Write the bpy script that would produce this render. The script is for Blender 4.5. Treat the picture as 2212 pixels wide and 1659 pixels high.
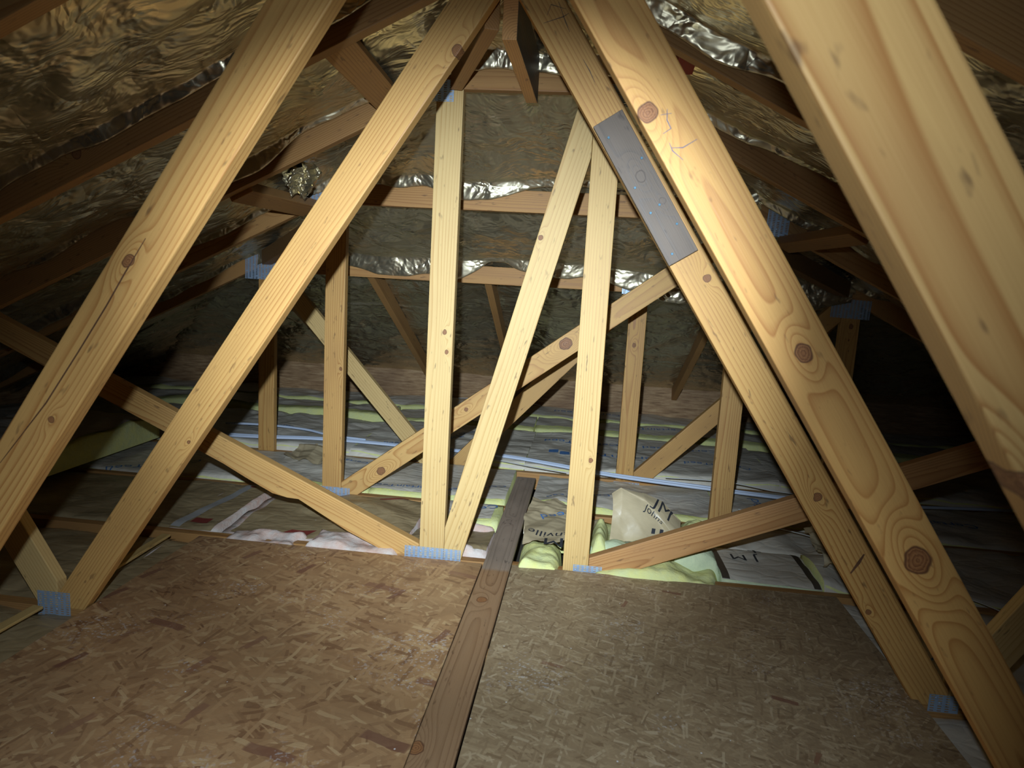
import bpy, bmesh, math, random
import numpy as np
from mathutils import Matrix, Vector

for o in list(bpy.data.objects):
    bpy.data.objects.remove(o, do_unlink=True)
SC = bpy.context.scene
COL = SC.collection
rng = random.Random(7)

# ------------------------------------------------------------------ camera
YAW, PITCH, ROLL, CAMH, FPX = 0.1022, 0.1470, 0.0570, 0.983, 1492.4
fw = Vector((-math.sin(YAW)*math.cos(PITCH), math.cos(YAW)*math.cos(PITCH), -math.sin(PITCH)))
r0 = fw.cross(Vector((0, 0, 1))).normalized()
u0 = r0.cross(fw)
cr = math.cos(ROLL)*r0 + math.sin(ROLL)*u0
cu = -math.sin(ROLL)*r0 + math.cos(ROLL)*u0
cam_d = bpy.data.cameras.new('camera')
cam = bpy.data.objects.new('camera', cam_d)
COL.objects.link(cam)
cam_d.sensor_fit = 'HORIZONTAL'
cam_d.sensor_width = 36.0
cam_d.lens = 36.0*FPX/2212.0
cam_d.clip_start = 0.02
cam_d.clip_end = 50
cam_d.dof.use_dof = True
cam_d.dof.focus_distance = 2.4
cam_d.dof.aperture_fstop = 7.0
M = Matrix.Identity(4)
for i in range(3):
    M[i][0] = cr[i]; M[i][1] = cu[i]; M[i][2] = -fw[i]
M[2][3] = CAMH
cam.matrix_world = M
SC.camera = cam

# ------------------------------------------------------------------ world, light, exposure
w = bpy.data.worlds.new('attic_dark')
SC.world = w
w.use_nodes = True
w.node_tree.nodes['Background'].inputs[0].default_value = (0.35, 0.45, 0.6, 1)
w.node_tree.nodes['Background'].inputs[1].default_value = 0.004
SC.view_settings.view_transform = 'Standard'
SC.view_settings.look = 'None'
SC.view_settings.gamma = 1.0
SC.view_settings.use_curve_mapping = False
SC.view_settings.exposure = 0.0
SC.cycles.use_light_tree = False
SC.cycles.max_bounces = 5
SC.cycles.diffuse_bounces = 3
SC.cycles.glossy_bounces = 3
SC.cycles.caustics_reflective = False
SC.cycles.caustics_refractive = False

def torch(name, size_deg, blend, energy, radius, aim, loc, color):
    """spot just above and left of the lens, for the torch and the added floor fill"""
    L = bpy.data.lights.new(name, 'SPOT')
    L.spot_size = math.radians(size_deg)
    L.spot_blend = blend
    L.energy = energy
    L.shadow_soft_size = radius
    L.color = color
    o = bpy.data.objects.new(name, L)
    COL.objects.link(o)
    o.location = loc
    o.rotation_euler = (Vector(aim)-Vector(loc)).to_track_quat('-Z', 'Y').to_euler()
    return o
TL = Vector((0, 0, CAMH)) - 0.045*cr + 0.12*cu
LC = (0.73, 0.86, 1.0)
torch('torch_beam', 56, 1.0, 360, 0.012, (-0.40, 2.6, 0.62), TL, LC)
torch('floor_fill_spot', 86, 1.0, 84, 0.012, (-0.36, 1.5, 0.02), TL, LC)  # added fill spot that brightens the near floor, placed at the torch position
torch('torch_spill', 112, 1.0, 13, 0.012, (-0.15, 2.6, 0.95), TL, LC)

# ------------------------------------------------------------------ node helper
class NT:
    def __init__(s, name):
        s.m = bpy.data.materials.new(name)
        s.m.use_nodes = True
        s.t = s.m.node_tree
        s.t.nodes.clear()
        s.out = s.t.nodes.new('ShaderNodeOutputMaterial')
        s.b = s.t.nodes.new('ShaderNodeBsdfPrincipled')
        s.t.links.new(s.b.outputs[0], s.out.inputs[0])
    def set(s, sock, v):
        if isinstance(v, bpy.types.NodeSocket):
            s.t.links.new(v, sock)
        elif v is not None:
            if hasattr(sock.default_value, '__len__') and not hasattr(v, '__len__'):
                v = (v,)*len(sock.default_value)
            if hasattr(sock.default_value, '__len__') and len(v) == 3 and len(sock.default_value) == 4:
                v = (*v, 1)
            sock.default_value = v
    def P(s, **k):
        for n, v in k.items():
            s.set(s.b.inputs[n.replace('_', ' ')], v)
    def math(s, op, a, b=None, c=None, clamp=False):
        n = s.t.nodes.new('ShaderNodeMath'); n.operation = op; n.use_clamp = clamp
        for i, v in enumerate((a, b, c)):
            if v is not None: s.set(n.inputs[i], v)
        return n.outputs[0]
    def vmath(s, op, a, b=None, out=0):
        n = s.t.nodes.new('ShaderNodeVectorMath'); n.operation = op
        s.set(n.inputs[0], a)
        if b is not None:
            s.set(n.inputs['Scale' if op == 'SCALE' else 1], b)
        return n.outputs[out]
    def length(s, v): return s.vmath('LENGTH', v, None, 1)
    def sep(s, v):
        n = s.t.nodes.new('ShaderNodeSeparateXYZ'); s.set(n.inputs[0], v); return n.outputs
    def comb(s, x, y, z):
        n = s.t.nodes.new('ShaderNodeCombineXYZ')
        for i, v in enumerate((x, y, z)): s.set(n.inputs[i], v)
        return n.outputs[0]
    def mapping(s, v, loc=(0,0,0), rot=(0,0,0), scale=(1,1,1)):
        n = s.t.nodes.new('ShaderNodeMapping'); s.set(n.inputs[0], v)
        s.set(n.inputs[1], loc); s.set(n.inputs[2], rot); s.set(n.inputs[3], scale)
        return n.outputs[0]
    def noise(s, v, scale=5, detail=3, rough=0.5, dist=0, col=False):
        n = s.t.nodes.new('ShaderNodeTexNoise'); s.set(n.inputs['Vector'], v)
        s.set(n.inputs['Scale'], scale); s.set(n.inputs['Detail'], detail)
        s.set(n.inputs['Roughness'], rough); s.set(n.inputs['Distortion'], dist)
        return n.outputs[1 if col else 0]
    def voro(s, v, scale=5, feature='F1', rand=1, out=0, metric=None):
        n = s.t.nodes.new('ShaderNodeTexVoronoi'); n.feature = feature
        if metric: n.distance = metric
        s.set(n.inputs['Vector'], v); s.set(n.inputs['Scale'], scale)
        s.set(n.inputs['Randomness'], rand)
        return n.outputs if out is None else n.outputs[out]
    def ramp(s, f, stops, mode='LINEAR'):
        n = s.t.nodes.new('ShaderNodeValToRGB'); n.color_ramp.interpolation = mode
        e = n.color_ramp.elements
        while len(e) < len(stops): e.new(0.5)
        for i, (p, c) in enumerate(stops):
            e[i].position = p
            e[i].color = (*c, 1) if hasattr(c, '__len__') else (c, c, c, 1)
        s.set(n.inputs[0], f)
        return n.outputs[0]
    def mix(s, f, a, b, mode='MIX'):
        n = s.t.nodes.new('ShaderNodeMix'); n.data_type = 'RGBA'; n.blend_type = mode
        s.set(n.inputs['Factor'], f)
        s.set(n.inputs[6], a); s.set(n.inputs[7], b)
        return n.outputs[2]
    def maprange(s, v, a, b, c=0, d=1, smooth=False):
        n = s.t.nodes.new('ShaderNodeMapRange')
        if smooth: n.interpolation_type = 'SMOOTHSTEP'
        for i, x in enumerate((v, a, b, c, d)): s.set(n.inputs[i], x)
        return n.outputs[0]
    def bump(s, h, strength=0.3, dist=0.01, normal=None):
        n = s.t.nodes.new('ShaderNodeBump'); s.set(n.inputs['Height'], h)
        s.set(n.inputs['Strength'], strength); s.set(n.inputs['Distance'], dist)
        if normal is not None: s.set(n.inputs['Normal'], normal)
        return n.outputs[0]
    def obj(s):
        return s.t.nodes.new('ShaderNodeTexCoord').outputs['Object']
    def rand(s):
        return s.t.nodes.new('ShaderNodeObjectInfo').outputs['Random']
    def attr(s, name):
        n = s.t.nodes.new('ShaderNodeAttribute'); n.attribute_type = 'OBJECT'; n.attribute_name = name
        return n.outputs['Vector']

# ------------------------------------------------------------------ materials
def mat_wood(name, early, late, grey_after=None, all_grey=False, grey=0.15, ring=165.0, stain=0.5):
    n = NT(name)
    co = n.obj()
    rd = n.rand()
    off = n.vmath('SCALE', (31.7, 17.3, 9.1), rd)
    x, y, z = n.sep(co)
    # knots: object properties knot1..3 = (along, across, radius)
    kfield = None; kmask = None; kd = None
    wob = n.math('MULTIPLY', n.math('SUBTRACT', n.noise(co, 60, 0), 0.5), 0.008)
    for k in ('knot1', 'knot2', 'knot3'):
        kx, ky, kr = n.sep(n.attr(k))
        krm = n.math('MAXIMUM', kr, 0.0004)
        dx = n.math('SUBTRACT', x, kx); dy = n.math('SUBTRACT', y, ky)
        d = n.math('ADD', n.length(n.comb(n.math('MULTIPLY', dx, 0.85), dy, 0)), wob)
        dl = n.length(n.comb(n.math('MULTIPLY', dx, 0.38), dy, 0))
        q = n.math('DIVIDE', dl, n.math('MULTIPLY', krm, 1.7))
        g = n.math('EXPONENT', n.math('MULTIPLY', n.math('MULTIPLY', q, q), -1.0))
        g = n.math('MULTIPLY', g, n.math('MULTIPLY', krm, 2.2))
        mk = n.maprange(n.math('DIVIDE', d, krm), 1.08, 0.92, 0, 1)
        dn = n.math('DIVIDE', d, krm)
        kfield = g if kfield is None else n.math('ADD', kfield, g)
        kmask = mk if kmask is None else n.math('MAXIMUM', kmask, mk)
        kd = dn if kd is None else n.math('MINIMUM', kd, dn)
    # solid ring pattern around an offset, slightly tilted pith
    rsep = n.sep(n.noise(off, 3.3, 0, 0.5, 0, True))
    py = n.math('MULTIPLY', n.math('SUBTRACT', rsep[0], 0.5), 0.55)
    pz = n.math('MULTIPLY_ADD', n.math('SUBTRACT', rsep[1], 0.5), 0.16, -0.055)
    tilt = n.math('MULTIPLY', n.math('SUBTRACT', rsep[2], 0.5), 0.05)
    warp = n.noise(n.vmath('ADD', n.vmath('MULTIPLY', co, (0.9, 7, 7)), off), 1.6, 1, 0.5, 0, True)
    ws = n.sep(warp)
    yy_ = n.math('ADD', n.math('SUBTRACT', y, py), n.math('MULTIPLY', n.math('SUBTRACT', ws[0], 0.5), 0.018))
    zz = n.math('ADD', n.math('SUBTRACT', z, pz), n.math('MULTIPLY', n.math('SUBTRACT', ws[1], 0.5), 0.016))
    zz = n.math('ADD', zz, n.math('MULTIPLY', x, tilt))
    rad = n.length(n.comb(yy_, zz, 0))
    rad = n.math('ADD', rad, kfield)
    rr = n.math('MULTIPLY', rad, ring)
    rr = n.math('ADD', rr, n.math('MULTIPLY', ws[2], 1.2))
    fr = n.math('FRACT', rr)
    saw = n.ramp(fr, [(0.0, 0.0), (0.55, 0.12), (0.78, 0.55), (0.92, 1.0), (1.0, 0.0)])
    # strength of rings varies over the board
    rs = n.maprange(n.noise(n.vmath('ADD', co, off), 3.0, 1), 0.3, 0.7, 0.5, 1.0)
    lum = n.math('MULTIPLY', saw, rs)
    colr = n.mix(lum, early, late)
    fib = n.noise(n.vmath('ADD', n.vmath('MULTIPLY', co, (10, 420, 420)), off), 1.0, 1, 0.6)
    colr = n.mix(n.maprange(fib, 0.35, 0.65, 0.0, 0.22), colr, n.mix(0.5, colr, late))
    # broad tone drift and blotches
    bl = n.noise(n.vmath('ADD', n.vmath('MULTIPLY', co, (1, 3, 3)), off), 3.2, 2, 0.6)
    colr = n.mix(n.maprange(bl, 0.45, 0.75, 0, stain), colr, n.mix(0.55, colr, (0.33, 0.17, 0.07)))
    # dark specks and handling marks
    sp = n.noise(n.vmath('ADD', n.vmath('MULTIPLY', co, (18, 60, 60)), off), 1.0, 2, 0.7)
    colr = n.mix(n.maprange(sp, 0.645, 0.74, 0, 0.6), colr, (0.12, 0.06, 0.03))
    # knots
    krings = n.math('FRACT', n.math('ADD', n.math('MULTIPLY', kd, 3.4), n.math('MULTIPLY', fib, 0.8)))
    kc = n.ramp(krings, [(0.0, (0.40, 0.20, 0.08)), (0.7, (0.25, 0.11, 0.045)), (1.0, (0.17, 0.07, 0.03))])
    rim = n.maprange(n.math('ABSOLUTE', n.math('SUBTRACT', kd, 0.95)), 0.0, 0.14, 0.75, 0.0)
    colr = n.mix(kmask, colr, kc)
    colr = n.mix(rim, colr, (0.075, 0.028, 0.02))
    tint = n.attr('tint')
    colr = n.mix(1.0, colr, tint, 'MULTIPLY')
    if grey_after is not None or all_grey:
        gl = n.math('ADD', n.math('MULTIPLY', saw, -0.25*grey), grey)
        gl = n.math('ADD', gl, n.math('MULTIPLY', n.math('SUBTRACT', bl, 0.5), 0.8*grey))
        gc = n.mix(1.0, n.comb(gl, gl, gl), (1.28, 0.98, 0.72), 'MULTIPLY')
        gc = n.mix(n.maprange(sp, 0.64, 0.74, 0, 0.6), gc, (0.05, 0.04, 0.035))
        gc = n.mix(rim, gc, (0.06, 0.04, 0.03))
        if all_grey:
            colr = gc
        else:
            e = n.math('ADD', x, n.math('MULTIPLY', n.noise(co, 25, 2), 0.03))
            colr = n.mix(n.maprange(e, grey_after, grey_after+0.02), colr, gc)
    n.P(Base_Color=colr, Roughness=n.maprange(lum, 0, 1, 0.58, 0.45), Specular_IOR_Level=0.35)
    n.P(Normal=n.bump(fib, 0.30, 0.0010))
    return n.m

EARLY = (0.70, 0.43, 0.15); LATE = (0.44, 0.195, 0.055)
W_PINE = mat_wood('pine_web', EARLY, LATE)
W_PALE = mat_wood('pale_pine', (0.74, 0.525, 0.22), (0.54, 0.31, 0.095), ring=150, stain=0.25)
W_DARK = mat_wood('aged_pine', (0.46, 0.25, 0.085), (0.28, 0.12, 0.035), stain=0.8)
W_GREY = mat_wood('weathered_grey_pine', EARLY, LATE, all_grey=True, ring=150)
W_BIND = mat_wood('half_weathered_board', (0.36, 0.225, 0.12), (0.19, 0.10, 0.05), grey_after=0.645, ring=95, grey=0.27)
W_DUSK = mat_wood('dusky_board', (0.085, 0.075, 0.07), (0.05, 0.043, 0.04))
W_RED = mat_wood('red_painted_wood', (0.34, 0.035, 0.03), (0.25, 0.02, 0.02))

def mat_osb(name, base, dark, pale, fine, warm, red):
    n = NT(name)
    co = n.obj()
    nz = n.noise(co, 9, 2, 0.5, 0, True)
    wv = n.vmath('SCALE', n.vmath('SUBTRACT', nz, (0.5, 0.5, 0.5)), 0.022)
    p = n.vmath('ADD', co, wv)
    big = n.noise(co, 2.6, 4, 0.62)
    fin = n.noise(co, 120, 1, 0.6)
    col = n.mix(n.maprange(n.sep(nz)[0], 0.3, 0.7), base, n.mix(0.5, base, dark))
    angs = [0.12, 1.25, -0.5, 2.3, -0.15, 0.62, 1.75, 0.3]
    for i, a in enumerate(angs):
        L = (8 + 4*(i % 3))*fine; Wd = (34 + 19*((i*7) % 4))*fine
        m = n.mapping(p, (i*3.17, i*1.91, 0), (0, 0, a), (1, 1, 1))
        ms = n.sep(n.vmath('MULTIPLY', m, (L, Wd, 0)))
        vo = n.voro(n.comb(ms[0], ms[1], float(i*7.3)), 1.0, 'F1', 1, None, 'CHEBYCHEV')
        rc = n.sep(vo['Color'])
        mk = n.math('MULTIPLY', n.maprange(rc[0], 0.52, 0.53), n.maprange(vo['Distance'], 0.40, 0.36))
        c = n.ramp(rc[1], [(0.0, dark), (0.16, tuple(0.45*d+0.55*b for d, b in zip(dark, base))), (0.5, base), (0.80, warm), (1.0, pale)])
        # strand fibres follow the strand
        st = n.math('SINE', n.math('MULTIPLY', ms[1], 26.0))
        c = n.mix(n.maprange(st, -1, 1, 0.0, 0.16), c, dark)
        col = n.mix(n.math('MULTIPLY', mk, 0.80), col, c)
    # sparse reddish bark-stained strands
    for i, (a, s_) in enumerate([(0.25, 5.0), (1.9, 7.0)]):
        m = n.mapping(p, (i*5.1+2, i*2.7, 0), (0, 0, a), (1, 1, 1))
        ms = n.sep(n.vmath('MULTIPLY', m, (s_*fine, s_*4.0*fine, 0)))
        vo = n.voro(n.comb(ms[0], ms[1], 3.3+i), 1.0, 'F1', 1, None, 'CHEBYCHEV')
        rc = n.sep(vo['Color'])
        mk = n.math('MULTIPLY', n.maprange(rc[0], red, red+0.01), n.maprange(vo['Distance'], 0.30, 0.26))
        col = n.mix(n.math('MULTIPLY', mk, 0.8), col, n.mix(rc[1], (0.17, 0.065, 0.045), (0.28, 0.14, 0.08)))
    # dirt film and white dust
    col = n.mix(n.maprange(big, 0.42, 0.72, 0, 0.45), col, n.mix(0.6, col, (0.20, 0.145, 0.09)))
    col = n.mix(n.math('MULTIPLY', n.maprange(fin, 0.58, 0.66, 0, 0.6), n.maprange(big, 0.46, 0.36)), col, (0.62, 0.62, 0.62))
    vs = n.voro(co, 55, 'F1', 1, None)
    fl = n.math('MULTIPLY', n.maprange(vs['Distance'], 0.13, 0.10), n.maprange(n.sep(vs['Color'])[0], 0.955, 0.96))
    col = n.mix(fl, col, (0.8, 0.8, 0.8))
    n.P(Base_Color=col, Roughness=0.48, Specular_IOR_Level=0.45)
    n.P(Normal=n.bump(fin, 0.45, 0.0014))
    return n.m
OSB_L = mat_osb('coarse_strand_board', (0.46, 0.275, 0.13), (0.20, 0.095, 0.045), (0.64, 0.45, 0.235), 1.0, (0.53, 0.335, 0.165), 0.90)
OSB_R = mat_osb('fine_dull_strand_board', (0.385, 0.285, 0.165), (0.20, 0.13, 0.07), (0.60, 0.49, 0.32), 1.75, (0.46, 0.35, 0.205), 0.985)

def mat_foil():
    n = NT('crinkled_foil')
    co = n.obj()
    wv = n.vmath('SCALE', n.vmath('SUBTRACT', n.noise(co, 5, 1, 0.6, 0, True), (0.5,)*3), 0.16)
    p = n.vmath('ADD', co, wv)
    v1 = n.voro(p, 6, 'DISTANCE_TO_EDGE')
    n1 = n.noise(n.vmath('MULTIPLY', p, (1, 2.0, 1)), 13, 2, 0.65)
    h = n.math('ADD', n.math('MULTIPLY', n.math('MINIMUM', v1, 0.2), 1.8), n.math('MULTIPLY', n1, 1.5))
    col = n.mix(n.noise(co, 3, 0), (0.74, 0.68, 0.50), (0.64, 0.55, 0.35))
    n.P(Base_Color=col, Metallic=0.88, Roughness=n.maprange(n.noise(co, 12, 0), 0.3, 0.7, 0.24, 0.36))
    n.P(Normal=n.bump(h, 0.5, 0.02))
    return n.m
FOIL = mat_foil()

def mat_plain(name, col, rough=0.6, metal=0.0, nscale=0, namp=0.3, bump=0.0, col2=None, spec=0.4, bscale=None):
    n = NT(name)
    co = n.obj()
    c = col
    if nscale:
        f = n.noise(co, nscale, 4, 0.6)
        c = n.mix(n.maprange(f, 0.3, 0.7), col, col2 if col2 else tuple(v*(1-namp) for v in col))
    n.P(Base_Color=c, Roughness=rough, Metallic=metal, Specular_IOR_Level=spec)
    if bump:
        n.P(Normal=n.bump(n.noise(co, bscale or nscale*3, 5, 0.65), bump, 0.004))
    return n.m
def mat_paper(name, c1, c2, rough=0.42, bump=0.32):
    n = NT(name)
    co = n.obj()
    p = n.vmath('ADD', co, n.vmath('SCALE', n.vmath('SUBTRACT', n.noise(co, 5, 2, 0.5, 0, True), (0.5,)*3), 0.1))
    f = n.noise(n.vmath('MULTIPLY', p, (1, 2.2, 1)), 5, 4, 0.6)
    fibre = n.noise(n.vmath('MULTIPLY', co, (1, 9, 1)), 40, 2)
    c = n.mix(n.maprange(f, 0.35, 0.68), c1, c2)
    c = n.mix(n.maprange(fibre, 0.4, 0.7, 0, 0.2), c, c2)
    vs = n.voro(co, 38, 'F1', 1, None)
    fl = n.math('MULTIPLY', n.maprange(vs['Distance'], 0.10, 0.07), n.maprange(n.sep(vs['Color'])[0], 0.955, 0.96))
    c = n.mix(fl, c, (0.75, 0.75, 0.75))
    v = n.voro(n.vmath('MULTIPLY', p, (1, 1.8, 1)), 11, 'DISTANCE_TO_EDGE')
    h = n.math('ADD', n.math('MULTIPLY', n.math('MINIMUM', v, 0.2), 2.0), n.math('MULTIPLY', n.noise(p, 14, 4, 0.6), 1.0))
    n.P(Base_Color=c, Roughness=rough, Specular_IOR_Level=0.5, Normal=n.bump(h, bump, 0.010))
    return n.m
KRAFT = mat_paper('grey_kraft_paper', (0.82, 0.765, 0.63), (0.68, 0.62, 0.505))
KRAFT_OLD = mat_paper('old_brown_kraft_paper', (0.44, 0.34, 0.185), (0.28, 0.21, 0.11), 0.40)
KRAFT_TAN = mat_paper('tan_kraft_paper', (0.62, 0.51, 0.31), (0.48, 0.39, 0.235), 0.38, 0.14)
KRAFT_EDGE = mat_plain('dark_paper_flange', (0.085, 0.068, 0.05), 0.5, 0, 12, 0.3, 0.2)
FLANGE = mat_plain('pale_paper_flange', (0.42, 0.42, 0.40), 0.5, 0, 12, 0.25, 0.2)
BLUE = mat_plain('blue_ink', (0.11, 0.28, 0.62), 0.5, 0, 60, 0.35)
BLACK = mat_plain('dark_ink', (0.045, 0.05, 0.06), 0.5, 0, 60, 0.3)
REDINK = mat_plain('red_ink', (0.27, 0.05, 0.04), 0.5, 0, 60, 0.3)
PEN = mat_plain('blue_pencil', (0.09, 0.11, 0.21), 0.6)
CRACK = mat_plain('dark_resin', (0.17, 0.075, 0.035), 0.6, 0, 40, 0.4)
PENCIL = mat_plain('graphite', (0.09, 0.07, 0.06), 0.6)
GLASSY = mat_plain('yellow_fiberglass', (0.86, 0.86, 0.32), 0.95, 0, 22, 0.2, 0.9, (0.76, 0.80, 0.40), 0.05, 60)
GLASSG = mat_plain('pale_green_fiberglass', (0.74, 0.82, 0.52), 0.95, 0, 18, 0.2, 0.9, (0.55, 0.64, 0.42), 0.05, 60)
GLASSW = mat_plain('pink_white_fiberglass', (0.72, 0.68, 0.62), 0.95, 0, 16, 0.2, 0.9, (0.66, 0.42, 0.32), 0.05, 60)
STEEL = mat_plain('galvanised_steel', (0.46, 0.60, 0.78), 0.45, 0.4, 35, 0.3, 0.12, (0.36, 0.48, 0.64))
SCREW = mat_plain('blue_zinc_screw', (0.07, 0.16, 0.22), 0.5, 0.3)
CABLE = mat_plain('white_cable_sheath', (0.62, 0.72, 0.88), 0.35)
WIRE = mat_plain('thin_pale_wire', (0.65, 0.65, 0.62), 0.4)
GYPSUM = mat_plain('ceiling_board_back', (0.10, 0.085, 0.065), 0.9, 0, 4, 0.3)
DECK = mat_plain('dark_roof_deck', (0.06, 0.045, 0.035), 0.9, 0, 6, 0.3)
def mat_rim():
    n = NT('rough_rim_board')
    co = n.obj()
    f = n.noise(n.vmath('MULTIPLY', co, (5, 5, 45)), 1.6, 4, 0.65)
    g = n.noise(co, 3, 3)
    c = n.ramp(f, [(0.3, (0.21, 0.115, 0.05)), (0.5, (0.46, 0.285, 0.14)), (0.7, (0.66, 0.46, 0.25))])
    c = n.mix(n.maprange(g, 0.4, 0.7, 0, 0.5), c, (0.16, 0.085, 0.045))
    n.P(Base_Color=c, Roughness=0.7, Normal=n.bump(f, 0.6, 0.004))
    return n.m
RIM = mat_rim()

# ------------------------------------------------------------------ object helpers
def setp(o, label=None, cat=None, group=None, kind=None):
    if label: o['label'] = label
    if cat: o['category'] = cat
    if group: o['group'] = group
    if kind: o['kind'] = kind
    return o
def empty(name, loc, label, cat, group=None, kind=None):
    o = bpy.data.objects.new(name, None)
    o.empty_display_size = 0.1
    COL.objects.link(o)
    o.location = loc
    return setp(o, label, cat, group, kind)
def origin(o):
    v = Vector(o.location)
    return v + origin(o.parent) if o.parent else v
def link(name, me, mat, parent=None, world=None, smooth=False):
    """link a mesh; world = 4x4 matrix in world space"""
    o = bpy.data.objects.new(name, me)
    if mat: me.materials.append(mat)
    COL.objects.link(o)
    W = world if world is not None else Matrix.Identity(4)
    if parent is not None:
        o.parent = parent
        o.matrix_basis = PW[parent.name].inverted() @ W if parent.name in PW else Matrix.Translation(-origin(parent)) @ W
    else:
        o.matrix_world = W
    PW[o.name] = W.copy()
    if smooth:
        me.polygons.foreach_set('use_smooth', [True]*len(me.polygons))
    return o
PW = {}
def from_bm(bm):
    me = bpy.data.meshes.new('m'); bm.to_mesh(me); bm.free(); return me
def clip(poly, a, b, c):
    """keep a*x+b*z <= c"""
    out = []
    for i in range(len(poly)):
        p, q = poly[i], poly[(i+1) % len(poly)]
        dp, dq = a*p[0]+b*p[1]-c, a*q[0]+b*q[1]-c
        if dp <= 0: out.append(p)
        if (dp < 0 < dq) or (dq < 0 < dp):
            t = dp/(dp-dq); out.append((p[0]+t*(q[0]-p[0]), p[1]+t*(q[1]-p[1])))
    return out
def prism_mesh(poly, t, bev):
    bm = bmesh.new()
    vs = [bm.verts.new((p[0], p[1], -t/2)) for p in poly]
    f = bm.faces.new(vs)
    r = bmesh.ops.extrude_face_region(bm, geom=[f])
    bmesh.ops.translate(bm, verts=[v for v in r['geom'] if isinstance(v, bmesh.types.BMVert)], vec=(0, 0, t))
    bmesh.ops.recalc_face_normals(bm, faces=bm.faces)
    if bev:
        bmesh.ops.bevel(bm, geom=list(bm.edges), offset=bev, segments=2, profile=0.6, affect='EDGES', clamp_overlap=True)
    return from_bm(bm)
def knots_to(o, ks):
    for i in range(3):
        o['knot%d' % (i+1)] = [float(v) for v in (ks[i] if i < len(ks) else (99.0, 99.0, 0.0005))]
def member(name, parent, p0, p1, y0, mat, wd=0.089, t=0.038, ext=0.06, clips=(), knots=(), tint=(1, 1, 1), label=None, bev=0.0028, edge=()):
    """timber lying in the plane y=y0..y0+t from p0 to p1 (x,z), cut by half planes"""
    dx, dz = p1[0]-p0[0], p1[1]-p0[1]
    L = math.hypot(dx, dz); dx /= L; dz /= L
    mx, mz = (p0[0]+p1[0])/2, (p0[1]+p1[1])/2
    h = L/2+ext
    loc = [(-h, -wd/2)] + [(a, -wd/2+b) for a, b in edge] + [(h, -wd/2), (h, wd/2), (-h, wd/2)]
    poly = [(mx+a*dx-b*dz, mz+a*dz+b*dx) for a, b in loc]
    for c in clips: poly = clip(poly, *c)
    lp = [((x-mx)*dx+(z-mz)*dz, -(x-mx)*dz+(z-mz)*dx) for x, z in poly]
    me = prism_mesh(lp, t, bev)
    W = Matrix(((dx, -dz, 0, mx), (0, 0, -1, y0+t/2), (dz, dx, 0, mz), (0, 0, 0, 1)))
    o = link(name, me, mat, parent, W)
    knots_to(o, [((x-mx)*dx+(z-mz)*dz, -(x-mx)*dz+(z-mz)*dx, r) for x, z, r in knots])
    o['tint'] = [float(v) for v in tint]
    if label: o['label'] = label
    return o
def beam(name, P0, P1, wd, t, up, mat, parent=None, tint=(1, 1, 1), knots=(), bev=0.0028):
    """free timber; wd is measured across, t along 'up'"""
    P0, P1 = Vector(P0), Vector(P1)
    X = (P1-P0).normalized(); Zv = Vector(up); Zv = (Zv - X*Zv.dot(X)).normalized(); Yv = Zv.cross(X)
    L = (P1-P0).length
    me = prism_mesh([(-L/2, -wd/2), (L/2, -wd/2), (L/2, wd/2), (-L/2, wd/2)], t, bev)
    c = (P0+P1)/2
    W = Matrix(((X.x, Yv.x, Zv.x, c.x), (X.y, Yv.y, Zv.y, c.y), (X.z, Yv.z, Zv.z, c.z), (0, 0, 0, 1)))
    o = link(name, me, mat, parent, W)
    knots_to(o, knots); o['tint'] = [float(v) for v in tint]
    return o
_pc = {}
def plate(parent, cx, cz, wd, hg, yf, ang=0.0):
    """punched nail plate on the face y=yf: rows of real slots and a few nail dimples"""
    key = (round(wd, 3), round(hg, 3))
    if key not in _pc:
        xs = [-wd/2]; zs = [-hg/2]
        nc = max(2, int(wd/0.0165)); nr = max(2, int(hg/0.0062))
        px, pz = wd/nc, hg/nr
        for i in range(nc): xs += [-wd/2+px*(i+0.24), -wd/2+px*(i+0.78)]
        xs.append(wd/2)
        for j in range(nr): zs += [-hg/2+pz*(j+0.26), -hg/2+pz*(j+0.70)]
        zs.append(hg/2)
        bm = bmesh.new()
        g = [[bm.verts.new((x, z, 0.0)) for z in zs] for x in xs]
        rr = random.Random(int(wd*1000))
        for i in range(len(xs)-1):
            for j in range(len(zs)-1):
                if i % 2 == 1 and j % 2 == 1 and rr.random() > 0.06: continue
                bm.faces.new((g[i][j], g[i+1][j], g[i+1][j+1], g[i][j+1]))
        r = bmesh.ops.extrude_face_region(bm, geom=list(bm.faces))
        bmesh.ops.translate(bm, verts=[v for v in r['geom'] if isinstance(v, bmesh.types.BMVert)], vec=(0, 0, 0.0012))
        bmesh.ops.recalc_face_normals(bm, faces=bm.faces)
        for k in range(max(2, int(wd/0.05))):
            bmesh.ops.create_uvsphere(bm, u_segments=8, v_segments=5, radius=0.0042,
                matrix=Matrix.Translation((rr.uniform(-wd*.42, wd*.42), rr.uniform(-hg*.3, hg*.35), 0.0002)) @ Matrix.Diagonal((1, 1, 0.5, 1)))
        _pc[key] = from_bm(bm)
    c, s = math.cos(ang), math.sin(ang)
    W = Matrix(((c, -s, 0, cx), (0, 0, -1, yf-0.0002), (s, c, 0, cz), (0, 0, 0, 1)))
    me = _pc[key]
    return link('nail_plate', me, STEEL if not me.materials else None, parent, W)
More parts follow.
